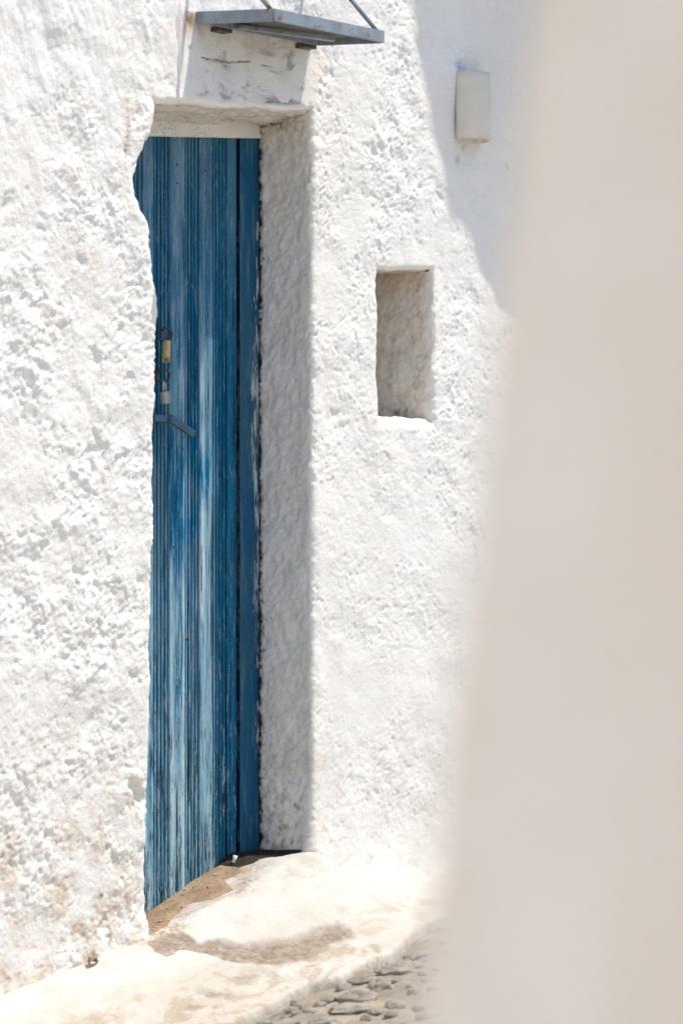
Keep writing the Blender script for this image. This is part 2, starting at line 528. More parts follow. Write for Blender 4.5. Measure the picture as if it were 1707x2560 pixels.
def spaced(zones):
    """zones of (start, end, step) or ('geo', start, end, first step, growth)"""
    out = []
    for q in zones:
        if q[0] == 'geo':
            _, a, b, st, g = q
            s = 1 if b > a else -1
            x, d = a, st
            pts = [a]
            while (b - x) * s > d:
                x += s * d
                pts.append(x)
                d *= g
            pts.append(b)
            out += pts if s > 0 else pts[::-1]
        else:
            a, b, st = q
            out += list(np.linspace(a, b, max(2, int(round((b - a) / st)) + 1)))
    out = np.array(out)
    keep = np.concatenate([[True], np.diff(out) > 1e-7])
    return out[keep]

# street: one sheet to the horizon, under the painted pavement
su = spaced([('geo', -1.4, -120, .02, 1.25), (-1.4, 1.0, .012), ('geo', 1.0, 120, .02, 1.25)])
sn = spaced([('geo', .25, -100, .02, 1.3), (.25, 1.1, .012), ('geo', 1.1, 120, .02, 1.2)])
SU, SN = np.meshgrid(su, sn)
SZ = z_lane(SU) - 0.012
near = np.exp(-((SU + .3) / 2.0) ** 2 - ((SN - .6) / 1.5) ** 2)
SZ = SZ + near * (0.016 * fbm(SU, SN, SN * 0, 5, 3, 3) + 0.014 * fbm(SU, SN, SN * 0, 20, 3, 9) + .004 * fbm(SU, SN, SN * 0, 70, 2, 19))
SZ = SZ - 0.03 * sstep(.12, -.1, SN - np.interp(SU, NB_U, NB_N))
SZ = SZ - 1.0 * sstep(-.3, -.6, SN) * (SU > -7.3) * (SU < 4.2)
me = np_mesh("street", np.stack([SU, -SN, SZ], -1).reshape(-1, 3), grid_faces(*SU.shape)[:, ::-1])
bounce_white = sstep(1.12, 1.7, SN - .25 * np.clip(SU + 1.5, -3, 3)) * sstep(2.0, .5, SU) * sstep(24, 16, np.hypot(SU, SN)) * (.8 + .35 * fbm(SU, SN, SN * 0, 1.7, 3, 63))  # unseen street whitened to bounce fill onto the near wall and jamb
attr(me, "bounce_white", np.clip(bounce_white, 0, .95).ravel())
street = finish(me, "street", STREET)
street['kind'] = 'structure'

# painted pavement in front of the door
WEAR = [(-.612, .015), (-.55, .028), (-.513, .044), (-.519, .075), (-.52, .101), (-.495, .104), (-.464, .126), (-.448, .162), (-.419, .186), (-.347, .223),
        (-.29, .224), (-.211, .231), (-.179, .241), (-.179, .273), (-.197, .294), (-.256, .282), (-.31, .291), (-.362, .298), (-.396, .29), (-.476, .237),
        (-.534, .19), (-.533, .164), (-.564, .117), (-.59, .097), (-.615, .107), (-.636, .102), (-.638, .066)]
WEAR2 = [(-.614, .324), (-.528, .308), (-.434, .348), (-.379, .35), (-.413, .305), (-.507, .265), (-.556, .21), (-.609, .184), (-.608, .257), (-.698, .242),
         (-.785, .251), (-.813, .325), (-.741, .379)]
pu = spaced([('geo', -1.35, -7.4, .02, 1.2), (-1.35, .75, .005), ('geo', .75, 4, .02, 1.2)])
pt = np.concatenate([np.linspace(-.28, 0, 45)[:-1], np.linspace(0, 1, 75), [1.012, 1.02, 1.024]])
PU, PT = np.meshgrid(pu, pt)
nb = np.interp(PU, NB_U, NB_N) + 0.010 * fbm(PU, PU * 0, PU * 0, 9, 4, 5) * (PU > -3) + .0025 * fbm(PU, PU * 0, PU * 0, 40, 3, 8)
PN = np.where(PT < 0, PT, PT * nb)
PZ = z_pave(PU, PN)
PZ = PZ + 0.010 * fbm(PU, PN, PN * 0, 4.5, 3, 21) + 0.0035 * fbm(PU, PN, PN * 0, 22, 3, 23) + .0012 * fbm(PU, PN, PN * 0, 80, 2, 25)
wob = 0.012 * fbm(PU, PN, PN * 0, 30, 3, 31) + .006 * fbm(PU, PN, PN * 0, 110, 2, 33)
sd1 = poly_sd(PU, PN, WEAR) + wob
sd2 = poly_sd(PU, PN, WEAR2) + wob * 3
fray = sstep(-.52, -.40, PU)
wear = sstep(.003 + .016 * fray, -.004 - .012 * fray, sd1 + fray * .02 * fbm(PU, PN, PN * 0, 45, 4, 43, .65)) * .95
wear2 = sstep(.02, -.05, sd2) * sstep(-.06, .14, fbm(PU, PN, PN * 0, 17, 4, 41)) * .75
wear = np.maximum(wear, wear2)
PZ = PZ - 0.004 * sstep(.003, -.004, sd1)
PZ = np.where(PT > 1.0, PZ - np.array([.006, .016, .03])[np.clip(np.searchsorted([1.012, 1.02, 1.024], PT), 0, 2)], PZ)
tint = np.clip(sstep(.30, .85, PT) * .9 + sstep(-.62, -.95, PU) * .55 * sstep(0.1, .6, PT), 0, 1) * (.55 + .9 * np.clip(fbm(PU, PN, PN * 0, 6, 3, 51) + .4, 0, 1))
tint = np.maximum(tint, .95 * sstep(.94, .985, PT))
me = np_mesh("pavement", np.stack([PU, -PN, PZ], -1).reshape(-1, 3), grid_faces(*PU.shape)[:, ::-1])
dustm = .9 * sstep(.07, .0, poly_sd(PU, PN, [(-.66, -.01), (-.62, -.22), (-.12, -.21), (-.13, -.08), (-.26, -.01), (-.35, -.06), (-.52, .01), (-.61, .01)])) * sstep(-.25, .2, fbm(PU, PN, PN * 0, 18, 3, 47))
attr(me, "white", (.85 * np.maximum(sstep(.62, .2, PT), sstep(-.32, -.12, PU) * sstep(.95, .6, PT))).ravel())
attr(me, "dust", np.clip(dustm, 0, 1).ravel()); attr(me, "wear", wear.ravel()); attr(me, "tint", np.clip(tint, 0, 1).ravel())
pave = finish(me, "pavement", PAVE)
pave['kind'] = 'structure'

# ------------------------------------------------------------------ the house: facade with doorway and niche
house = thing("house", "whitewashed rough stucco house with deep doorway and small wall niche", "house", (0, 0, 0))

EDGE_Z = [.0, .25, .293, .387, .481, .574, .715, .855, .996, 1.137, 1.278, 1.419, 1.513, 1.655, 1.693, 1.712, 1.731, 1.805, 1.870, 1.926, 1.957, 1.988, 2.035, 2.073, 2.126, 2.17, 2.22, 2.30, 2.46]
EDGE_U = [e - .008 for e in [-.574, -.574, -.574, -.579, -.579, -.571, -.566, -.562, -.555, -.555, -.547, -.549, -.548, -.544, -.540, -.530, -.533, -.555, -.563, -.571, -.595, -.611, -.614, -.602, -.585, -.566, -.547, -.545, -.545]]
U1, U2 = -.560, 0.0             # nominal sides of the doorway
ZTOP = 2.253                    # head of the doorway
DD = .26                        # depth of the doorway recess
NU1, NU2, NZ1, NZ2, ND = .266, .491, 1.496, 1.882, .30   # niche

def jamb(u, r, depth, inward, step, coarse=False):
    """columns for one side of a recess: returns (u, depth) pairs going inward"""
    pts = []
    k = 7
    for i in range(k + 1):
        a = math.pi / 2 * i / k
        pts.append((r * math.sin(a), r * (1 - math.cos(a))))
    d = r
    m = max(2, int((depth - r) / step))
    for i in range(1, m + 1):
        pts.append((r, r + (depth - r) * i / m))
    return pts

# columns: position, door depth, niche depth, and how much the wavy door edge moves them
C = []
RD, RJ, RN = .030, .009, .016
for x in spaced([('geo', -2.0, -7.5, .02, 1.2), (-2.0, -1.25, .0065), (-1.25, U1 - RD, .0035)])[:-1]:
    C.append((x, 0, 0, math.exp(-max(0, (U1 - RD - x)) / .09)))
for o_, d_ in jamb(U1, RD, DD, 1, .02):
    C.append((U1 - RD + o_, d_, 0, 1))
for x in np.linspace(U1, U2, 155)[1:-1]:
    C.append((x, DD, 0, max(0, 1 - (x - U1) / .2)))
for o_, d_ in reversed(jamb(U2, RJ, DD, 1, .0040)):
    C.append((U2 + RJ - o_, d_, 0, 0))
for x in spaced([(U2 + RJ, NU1 - RN, .0036)])[1:-1]:
    C.append((x, 0, 0, 0))
for o_, d_ in jamb(NU1, RN, ND, 1, .03):
    C.append((NU1 - RN + o_, 0, d_, 0))
for x in np.linspace(NU1, NU2, 54)[1:-1]:
    C.append((x, 0, ND, 0))
for o_, d_ in reversed(jamb(NU2, RN, ND, 1, .0040)):
    C.append((NU2 + RN - o_, 0, d_, 0))
for x in spaced([(NU2 + RN, 1.0, .0036), (1.0, 1.3, .007), ('geo', 1.3, 4.0, .02, 1.3)])[1:]:
    C.append((x, 0, 0, 0))
C = np.array(C)
R = []
RS = .012
for x in spaced([('geo', .10, -1.0, .02, 1.4), (.10, NZ1 - .034, .0033)])[:-1]:
    R.append((x, DD, 0))
RB = .034
for o_, d_ in jamb(NZ1, RB, ND, 1, .010):
    R.append((NZ1 - RB + o_, DD, d_))
for x in spaced([(NZ1, NZ2, .0033)])[1:-1]:
    R.append((x, DD, ND))
for o_, d_ in reversed(jamb(NZ2, RN, ND, 1, .02)):
    R.append((NZ2 + RN - o_, DD, d_))
for x in spaced([(NZ2 + RN, ZTOP, .0033)])[1:-1]:
    R.append((x, DD, 0))
for o_, d_ in reversed(jamb(ZTOP, RS, DD, 1, .0050)):
    R.append((ZTOP + RS - o_, d_, 0))
for x in spaced([(ZTOP + RS, 2.64, .0033), (2.64, 3.0, .008), ('geo', 3.0, 6.0, .02, 1.3)])[1:]:
    R.append((x, 0, 0))
R = np.array(R)
X = np.repeat(C[None, :, 0], len(R), 0)
Z = np.repeat(R[:, None, 0], len(C), 1)
ddoor = np.minimum(C[None, :, 1], R[:, None, 1])
dnich = np.minimum(C[None, :, 2], R[:, None, 2])
D = np.maximum(ddoor, dnich)
X = X + C[None, :, 3] * (np.interp(Z, EDGE_Z, EDGE_U) - U1)
# soffit dips a little inwards, doorway head leans; niche outline leans
ing = np.clip(ddoor / .19, 0, 1.3)
atop = np.exp(-((Z - ZTOP) / .16) ** 2)
Z = Z + atop * (.020 * fbm(X, X * 0, D * 3, 6, 3, 53) * (X < .02) * (X > -.7) + .066 * np.clip(X, -.6, 0) - .030 * ing * (Z > ZTOP - .02))
Z = Z + np.exp(-((Z - 1.88) / .05) ** 2) * np.exp(-((X - .38) / .2) ** 2) * .09 * (X - .42)
nm_ = np.exp(-((X - .38) / .2) ** 4 - ((Z - 1.69) / .3) ** 4)
X = X + nm_ * .016 * fbm(Z, Z * 0, X * .5, 7, 3, 3)
Z = Z + nm_ * .014 * fbm(X, X * 0, Z * .5, 8, 3, 13)
# far side of the doorway splays by a hair, broad undulation everywhere
Nn = -D
V = np.stack([X, -Nn, Z], -1).reshape(-1, 3)
# weld and drop the collapsed cells
key = np.round(V / 2e-5).astype(np.int64)
_, first, inv = np.unique(key[:, 0] * 73856093 ^ key[:, 1] * 19349663 ^ key[:, 2] * 83492791, return_index=True, return_inverse=True)
V = V[first]
F = inv.ravel()[grid_faces(*X.shape)]
e1 = V[F[:, 2]] - V[F[:, 0]]
e2 = V[F[:, 3]] - V[F[:, 1]]
area = np.linalg.norm(np.cross(e1, e2), axis=1)
F = F[area > 1e-9]
T = np.concatenate([F[:, [0, 1, 2]], F[:, [0, 2, 3]]])
ar = np.linalg.norm(np.cross(V[T[:, 1]] - V[T[:, 0]], V[T[:, 2]] - V[T[:, 0]]), axis=1)
T = T[ar > 1e-10]
def vnormals(V, T):
    fn = np.cross(V[T[:, 1]] - V[T[:, 0]], V[T[:, 2]] - V[T[:, 0]])
    out = np.zeros_like(V)
    for k in range(3):
        for a in range(3):
            out[:, a] += np.bincount(T[:, k], fn[:, a], len(V))
    return out / (np.linalg.norm(out, axis=1, keepdims=True) + 1e-12)
nrm = vnormals(V, T)
x, y, z = V[:, 0], V[:, 1], V[:, 2]
inside = sstep(.012, .04, y)                       # jambs, soffit, niche
right = sstep(-.1, .05, x)
# lumps and pits
px_, py_, pz_ = x, y, z
wx = x + .010 * perlin(x * 30, y * 30, z * 30, 71)
wz = z + .010 * perlin(x * 30, y * 30, z * 30, 73)
big = fbm(px_, py_, pz_, 3.0, 3, 1)
vary = .28 + .95 * sstep(-.22, .22, fbm(px_, py_, pz_, 4.5, 3, 2))
mid = fbm(wx, py_, wz, 11, 3, 5)
lump = fbm(wx, py_, wz, 46, 2, 9)
f1 = fbm(wx, py_, wz * .75, 15, 3, 13, .6)
pocket = sstep(-.16, -.27, f1)                                        # few deep pockets
f2 = fbm(wx, py_, wz * .8, 58, 2, 15, .6)
hole = sstep(-.10, -.30, f2)                                           # many small holes
crumb = np.abs(fbm(wx, py_, wz * .85, 40, 3, 27, .6))                            # rounded crumbs
grit = fbm(px_, py_, pz_, 115, 2, 17)
smooth_up = sstep(1.75, 2.45, z + .25 * (-.9 - x)) * (1 - right)     # the plaster is floated smoother higher up
rough = (1 - .65 * smooth_up) * vary
natural = fbm(wx, py_, wz * .85, 13, 5, 37, .57)                      # hand-thrown coat, all sizes at once
hL = .018 * big + .006 * mid + rough * (.025 * natural + .0085 * crumb - .0066 * pocket - .0036 * hole + .0022 * grit)
# combed ridges running down the upper left plaster
comb = fbm(x * 1.0 + .35 * z, py_, z * .32 - .25 * x, 22, 3, 29)
hL = hL + smooth_up * .011 * comb
coarse = .60 + .40 * sstep(.9, 1.9, z)
hR = .014 * big + .003 * mid + coarse * vary * (.0145 * natural + .0052 * crumb - .0045 * pocket * sstep(.9, 1.5, z) - .0032 * hole + .0026 * grit)
hI = .008 * big + .0040 * mid + .0150 * natural + .0045 * lump + .0075 * crumb + .0014 * grit
h = hL * (1 - right) + hR * right
h = h * (1 - inside) + hI * inside
# thick bead of plaster down the far corner of the doorway
h = h + .004 * np.exp(-((x - .012) / .03) ** 2) * sstep(.06, .0, y) * sstep(2.30, 2.22, z) * (x > -.05)
# marble lintel is bedded here: the plaster stops round it
def edge_u(zz):
    return np.interp(zz, EDGE_Z, EDGE_U)
LIN = [(-.452, 2.228), (-.030, 2.258), (-.015, 2.44), (-.447, 2.435)]
sdl = poly_sd(x, z, LIN) + .006 * fbm(x, y, z, 45, 3, 61)
lin = sstep(.004, -.006, sdl) * (1 - inside)
h = h * (1 - .9 * lin) * (1 - .65 * sstep(.05, .0, sdl) * (1 - inside)) - .007 * lin
# plaster ridge and groove left of the lintel
gro = np.exp(-((x + .482 + .012 * perlin(z * 9, z * 0, z * 0, 77)) / .005) ** 2) * sstep(2.27, 2.30, z) * (1 - inside)
h = h - .010 * gro
# thin the relief at the frame, flare the wall foot at the right, drop a spur at the left foot
foot = np.interp(x, ZW_U, ZW_Z)
fl = np.exp(-np.clip(z - foot, 0, 9) / .055) * (1 - inside)
h = h + fl * (.010 + .006 * fbm(x, y, z, 14, 3, 35) + .006 * sstep(.0, .10, x) * sstep(1.2, .6, x))
vis = sstep(-2.0, -1.6, x) * sstep(1.3, 1.1, x) * sstep(3.0, 2.75, z)
h = h * vis + .018 * big * (1 - vis)
back = sstep(DD - .004, DD - .001, y)
h = h * (1 - back)
gapm = inside * (x > -.05) * (x < .06) * sstep(.165, .174, y + .004 * perlin(z * 60, z * 0, z * 0, 5)) * sstep(.215, .20, y)
h = h - .005 * gapm
V2 = V + nrm * h[:, None]
facade = np_mesh("wall", V2, T)
# stains
nz1 = fbm(x, y, z, 9, 4, 81); nz2 = fbm(x, y, z, 34, 4, 83, .65); nz3 = fbm(x, y, z, 95, 3, 87)
lowz = np.clip(1 - (z - foot) / .75, 0, 1)
dirt = .18 * sstep(.02, .30, nz2) * (.35 + lowz) + .55 * lowz ** 1.6 * sstep(-.02, .25, nz1 + .5 * nz2) * (1 - .75 * right)
dirt = dirt + .34 * lowz * (1 - inside) * (1 - .6 * right) * sstep(-.25, .15, nz1) + .30 * sstep(.03, .28, nz1) * (1 - inside) * sstep(2.4, 1.9, np.abs(z - 1.9) + 1.9) * (1 - right) * .6
dirt = dirt * (1 - .5 * smooth_up)
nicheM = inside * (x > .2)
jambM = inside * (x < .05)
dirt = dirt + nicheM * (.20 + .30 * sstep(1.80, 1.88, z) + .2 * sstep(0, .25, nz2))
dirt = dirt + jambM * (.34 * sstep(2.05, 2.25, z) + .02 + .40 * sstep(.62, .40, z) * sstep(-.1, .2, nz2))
dirt = dirt + .40 * np.exp(-((x + .01) / .05) ** 2) * sstep(.0, .3, nz1 + .25) * (z > .6) * (1 - lin) * .35
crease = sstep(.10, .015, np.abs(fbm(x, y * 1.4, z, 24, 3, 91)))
grime_and_gap = jambM * crease * sstep(.05, .3, nz2 + .12) * (.14 + .55 * sstep(.75, .42, z) + .45 * sstep(2.1, 2.24, z))
grime_and_gap = grime_and_gap + nicheM * crease * .30 * sstep(0, .3, nz2 + .1)
grime_and_gap = grime_and_gap + .8 * inside * (x > -.05) * (x < .05) * sstep(.155, .178, y) * sstep(-.12, .1, nz2)          # darkness of the gap along the frame, painted in
grime_and_gap = grime_and_gap + .75 * nicheM * sstep(1.55, 1.51, z) * sstep(-.1, .12, nz2) * sstep(.04, .14, y)
spots = sstep(.36, .44, fbm(x, y, z, 26, 2, 95)) * (1 - inside) * (1 - right) * sstep(1.0, .4, z)
grime_and_gap = grime_and_gap + spots * .7 + lowz ** 3 * sstep(.12, .3, nz2) * .5 * (1 - inside) * (1 - .7 * right)
def blob(cx, cz, rx, rz):
    return np.exp(-((x - cx) / rx) ** 2 - ((z - cz) / rz) ** 2) * (1 - inside)
rust = .75 * blob(.607, 2.222, .014, .010) * sstep(-.15, .1, nz2) + .45 * blob(.593, 2.185, .008, .012) + .8 * blob(-.660, 2.085, .005, .035) * sstep(-.1, .05, nz3)
rust = rust + .35 * blob(-.655, 2.15, .006, .05) + .5 * blob(-.46, 2.405, .012, .03) + .25 * blob(-.64, 2.2, .03, .03) * sstep(-.1, .15, nz2)
blue = .75 * blob(.592, 2.437, .016, .013) * sstep(-.2, .05, nz3) + .35 * blob(.60, 2.45, .03, .025) * sstep(-.05, .1, nz2)
grime_and_gap = grime_and_gap + .35 * sstep(.33, .40, fbm(x, y, z * .6, 40, 3, 99)) * sstep(.45, .55, x) * sstep(1.9, 2.1, z)
gap_black = inside * (x > -.05) * (x < .06) * (y < .24) * sstep(.172, .177, y + .016 * nz2 + .008 * nz3 - .001) * (z < 2.2)  # darkness of the narrow gap beside the frame, painted near black on the jamb
gap_black = gap_black + .8 * inside * (x > -.05) * (x < .06) * sstep(.22, .34, fbm(x, y, z, 60, 3, 103) + .35 * sstep(.12, .18, y) - .2) * (y < .2)
for nm, a in (("plainness", 1 - vis), ("gap_black", gap_black), ("dirt", dirt), ("grime_and_gap", grime_and_gap), ("rust", rust), ("blue", blue)):
    attr(facade, nm, np.clip(a, 0, 1))
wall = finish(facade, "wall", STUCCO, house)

# unseen bay added to cast the upper right shadow, profile shaped from its edge
prof = [(0, 1.70), (0.224, 2.496), (0.308, 2.812), (0.39, 3.146), (0.437, 3.35), (0.479, 3.539), (0.507, 3.574), (0.534, 3.683), (0.553, 3.822), (0.609, 4.097), (0.666, 4.402), (0.7, 4.585), (0.733, 4.819),
        (.78, 5.2), (.79, 6.0), (-.2, 6.0), (-.2, 1.70)]
b = MB(); b.prism(prof, .95, 3.9, lambda a, c_, t: (t, a, c_)); b.build("shadow_bay", PLASTER, house)
# house body and flat roof behind the facade
b = MB()
b.box((-1.8, -3.3, 5.93), (11.4, 6.0, .14))
b.build("roof", PLASTER, house)
b = MB()
b.box((-7.4, -3.2, 2.5), (.3, 6.1, 6.9)); b.box((3.95, -3.2, 2.5), (.3, 6.1, 6.9)); b.box((-1.8, -6.3, 2.5), (11.6, .3, 6.9))
b.build("side_wall", PLASTER, house)

# marble lintel, bedded in the plaster
lu = np.linspace(-.47, -.005, 150); lz = np.linspace(2.23, 2.44, 70)
LX, LZ = np.meshgrid(lu, lz)
lzb = 2.266 + .066 * LX + .004 * fbm(LX, LX * 0, LX * 0, 14, 3, 77)
LZ = lzb + (LZ - 2.23) / .21 * (2.44 - lzb)
lh = -.0006 + .0062 * fbm(LX, LZ, LX * 0, 11, 4, 3) + .0012 * fbm(LX, LZ, LX * 0, 50, 3, 7)
def polyline_d(x_, z_, pts):
    d = np.full(x_.shape, 9.)
    for (a, b_) in zip(pts[:-1], pts[1:]):
        a = np.array(a); b_ = np.array(b_); e = b_ - a
        t = np.clip(((x_ - a[0]) * e[0] + (z_ - a[1]) * e[1]) / (e @ e), 0, 1)
        d = np.minimum(d, np.hypot(x_ - a[0] - t * e[0], z_ - a[1] - t * e[1]))
    return d
jit = .007 * fbm(LX, LZ, LX * 0, 50, 3, 5)
crack = np.zeros_like(LX)
for pts, w in (([(-.405, 2.336), (-.385, 2.333), (-.372, 2.338), (-.35, 2.336), (-.30, 2.336), (-.27, 2.341), (-.235, 2.346)], .0016),
               ([(-.20, 2.344), (-.185, 2.343), (-.15, 2.343)], .0012), ([(-.275, 2.262), (-.25, 2.26), (-.24, 2.25)], .0016),
               ([(-.17, 2.256), (-.09, 2.258), (-.075, 2.274)], .0014)):
    crack = np.maximum(crack, (.35 + .65 * sstep(-.1, .1, fbm(LX, LZ, LX * 0, 40, 2, 15))) * sstep(w * 1.5, w * .4, polyline_d(LX + jit, LZ + jit, pts)))
lh = lh - .003 * crack
me = np_mesh("lintel", np.stack([LX, -(lh + .0), LZ], -1).reshape(-1, 3), grid_faces(*LX.shape))
attr(me, "crack", crack.ravel())
lr = sstep(2.36, 2.425, LZ) * sstep(-.1, .3, fbm(LX, LZ, LX * 0, 20, 4, 13)) * .6 + .8 * np.exp(-((LX + .44) / .03) ** 2 - ((LZ - 2.42) / .025) ** 2)
attr(me, "rust", np.clip(lr, 0, 1).ravel())
lint = finish(me, "lintel", MARBLE, house)
lint['label'] = "grey veined marble slab over the doorway"
sol = lint.modifiers.new("thick", 'SOLIDIFY'); sol.thickness = .05; sol.offset = -1

# ------------------------------------------------------------------ door frame and door
frame = bpy.data.objects.new("door_frame", None); link(frame, house)
def dense_board(name, mat, parent, u0, u1, z0, z1, n_front, thick, smear=None, topfn=None, seed=0):
    uu = np.concatenate([[u0], np.linspace(u0 + .002, u1 - .002, 14), [u1]])
    zz = np.linspace(z0, z1, 150)
    GU, GZ = np.meshgrid(uu, zz)
    if topfn is not None:
        t = (GZ - z0) / (z1 - z0)
        GZ = z0 + t * (topfn(GU) - z0)
    GN = n_front + .0008 * fbm(GU * 3, GZ * .3, GU * 0 + seed, 30, 2, 3)
    GN[:, 0] -= .003; GN[:, -1] -= .003
    me = np_mesh(name, np.stack([GU, -GN, GZ], -1).reshape(-1, 3), grid_faces(*GU.shape))
    if smear is not None:
        attr(me, "smear", np.clip(smear(GU, GZ), 0, 1).ravel())
    o = finish(me, name, mat, parent)
    s = o.modifiers.new("thick", 'SOLIDIFY'); s.thickness = thick; s.offset = -1
    return o
def stile_smear(u_, z_):
    w = np.interp(z_, [.35, .5, .62, .75, .8, .95, 1.05, 1.2, 1.3, 1.45, 1.6, 1.75, 1.9, 2.2],
                  [.012, .004, .012, .014, .0, .022, .028, .012, .024, .028, .030, .022, .012, .0])
    w = w + .012 * fbm(z_, u_ * 0, u_ * 0, 14, 3, 3)
    return sstep(-.034, .010, u_ - (.006 - w)) * sstep(0, .01, w)
FR = -.180
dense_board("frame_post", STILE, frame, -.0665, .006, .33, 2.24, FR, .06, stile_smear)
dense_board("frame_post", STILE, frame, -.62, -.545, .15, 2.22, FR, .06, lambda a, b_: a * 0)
def head_smear(u_, z_):
    return np.maximum(np.exp(-((u_ + .345) / .055) ** 2) * 1.0, .75 * np.exp(-((u_ + .23) / .05) ** 2)) * sstep(2.222, 2.19, z_) + .25 * np.exp(-((u_ + .02) / .02) ** 2)
hu = np.linspace(-.60, .02, 120); ht = np.linspace(0, 1, 24)
HU, HT = np.meshgrid(hu, ht)
hb = 2.1965 + .088 * np.clip(HU, -.6, 0) + .002 * fbm(HU, HU * 0, HU * 0, 12, 3, 3)
HZ = hb + HT * (2.30 - hb)
HN = FR + .010 + .0016 * fbm(HU, HZ, HU * 0, 25, 3, 5) - .004 * (HT < .02)
me = np_mesh("frame_head", np.stack([HU, -HN, HZ], -1).reshape(-1, 3), grid_faces(*HU.shape))
attr(me, "smear", np.clip(head_smear(HU, HZ), 0, 1).ravel())
o = finish(me, "frame_head", HEAD, frame)
s = o.modifiers.new("thick", 'SOLIDIFY'); s.thickness = .055; s.offset = -1

door = bpy.data.objects.new("door", None); link(door, house)
DN = -.190                       # face of the boards
def plank(u0, ug, u1, mat, seed, nbead=4):
    """tongue and groove board: flat from u0 to ug, then reeded to u1"""
    us, ns, gs = [], [], []
    us += [u0, u0 + .0006, u0 + .0022]; ns += [-.014, -.008, -.0005]; gs += [1, 1, .3]
    k = 6
    for i in range(k + 1):
        us.append(u0 + .0035 + (ug - u0 - .0055) * i / k); ns.append(0); gs.append(0)
    if u1 - ug > .004:
        w = (u1 - ug) / nbead
        for q in range(nbead):
            a = ug + w * q
            us += [a, a + w * .10, a + w * .28, a + w * .5, a + w * .72, a + w * .90]
            ns += [-.0090, -.0065, -.0014, .0, -.0014, -.0065]
            gs += [1, .95, .75, .6, .75, .95]
        us += [u1 - .0006, u1]; ns += [-.0075, -.012]; gs += [1, 1]
    us = np.array(us); ns = np.array(ns); gs = np.array(gs)
    zb = np.interp(us, ZD_U, ZD_Z) - .004
    zt = 2.20
    T_ = np.linspace(0, 1, 160)[:, None]
    GZ = zb[None] + T_ * (zt - zb[None])
    GU = np.repeat(us[None], 160, 0)
    GN = DN + ns[None] + .0010 * fbm(GU, GZ * .25, GU * 0 + seed, 22, 3, 5)
    worn = sstep(.75, .36, GZ)
    GN = GN + worn * .0022 * fbm(GU * 1.5, GZ * .35, GU * 0 + seed, 90, 2, 7)
    GN = GN - .004 * sstep(.05, .22, fbm(GU, GZ, GU * 0 + seed, 60, 2, 9)) * sstep(.40, .30, GZ - zb[None] * 0 - .02)
    me = np_mesh("plank", np.stack([GU, -GN, GZ], -1).reshape(-1, 3), grid_faces(*GU.shape))
    attr(me, "groove", np.repeat(gs[None], 160, 0).ravel())
    o_ = finish(me, "plank", mat, door)
    s_ = o_.modifiers.new("thick", 'SOLIDIFY'); s_.thickness = .022; s_.offset = -1
    return o_
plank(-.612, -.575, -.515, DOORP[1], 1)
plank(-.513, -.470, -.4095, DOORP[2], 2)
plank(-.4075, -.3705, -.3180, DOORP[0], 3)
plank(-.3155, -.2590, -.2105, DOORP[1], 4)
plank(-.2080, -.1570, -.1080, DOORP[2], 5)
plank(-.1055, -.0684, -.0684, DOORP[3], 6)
# ledges that hold the boards together, behind them
for zz in (.62, 1.25, 1.95):
    b = MB(); b.box((-.34, DN - .035, zz), (.53, .022, .10)); b.build("ledge", STILE, door)
# nail heads
for (uu, zz) in ((-.288, 2.105), (-.288, 2.06), (-.187, 2.10), (-.187, 2.045), (-.092, 2.05), (-.268, 1.435), (-.268, 1.405), (-.300, 1.165), (-.298, 1.135), (-.255, .935), (-.160, 1.17), (-.160, 1.14), (-.11, .78)):
    b = MB(); b.tube([(uu, DN - .001, zz), (uu, DN + .0015, zz)], .0026, 8); b.build("nail", DARKIRON, door)
# hasp plate, ring staples, handle
b = MB(); b.box((-.3935, -.178, 1.590), (.010, .018, .150), bevel=.001); b.build("hasp", DARKIRON, door)
def ring_pts(cu, cn, cz, r, yaw, tilt=0.0, k=28):
    """ring standing in a vertical plane turned by yaw from the facade"""
    out = []
    for i in range(k):
        a = 2 * math.pi * i / k
        du, dz = r * math.cos(a), r * math.sin(a)
        out.append((cu + du * math.cos(yaw), cn + du * math.sin(yaw) + tilt * dz, cz + dz))
    return out
YAW = math.radians(38)
R1 = (-.3660, -.156, 1.681); R2 = (-.3740, -.156, 1.582)
for rc in (R1, R2):
    b = MB(); b.tube(ring_pts(*rc, .0160, YAW), .0031, 10, closed=True); b.build("ring", DARKIRON, door, smooth=True)
    b = MB(); b.tube([(rc[0] - .012, DN, rc[2] + .020), (rc[0] - .011, DN + .022, rc[2] + .019), (rc[0] - .010, DN + .036, rc[2] + .012), (rc[0] - .011, DN + .03, rc[2] + .004), (rc[0] - .012, DN, rc[2] + .003)], .003, 8)
    b.build("staple", DARKIRON, door, smooth=True)
b = MB()
q = Vector((1, 0, -.42)).normalized()
# handle: short root out of the door, then a flat bar drooping outwards
b.box((-.380, -.170, 1.4775), (.052, .036, .017), Quaternion((0, 1, 0), .05).to_matrix(), bevel=.003)
ang = math.atan2(.040, .088)
b.box((-.312, -.152, 1.4595), (.092, .011, .019), Quaternion((0, 1, 0), ang).to_matrix(), bevel=.0022)
b.tube([(-.352, -.163, 1.4745), (-.352, -.146, 1.4745)], .0085, 14)
h_ = b.build("handle", BLUEIRON, door, auto=.6)
b = MB(); b.tube([(-.352, -.147, 1.4745), (-.352, -.1435, 1.4745)], .0045, 10); b.build("bolt", BLUEIRON, door)

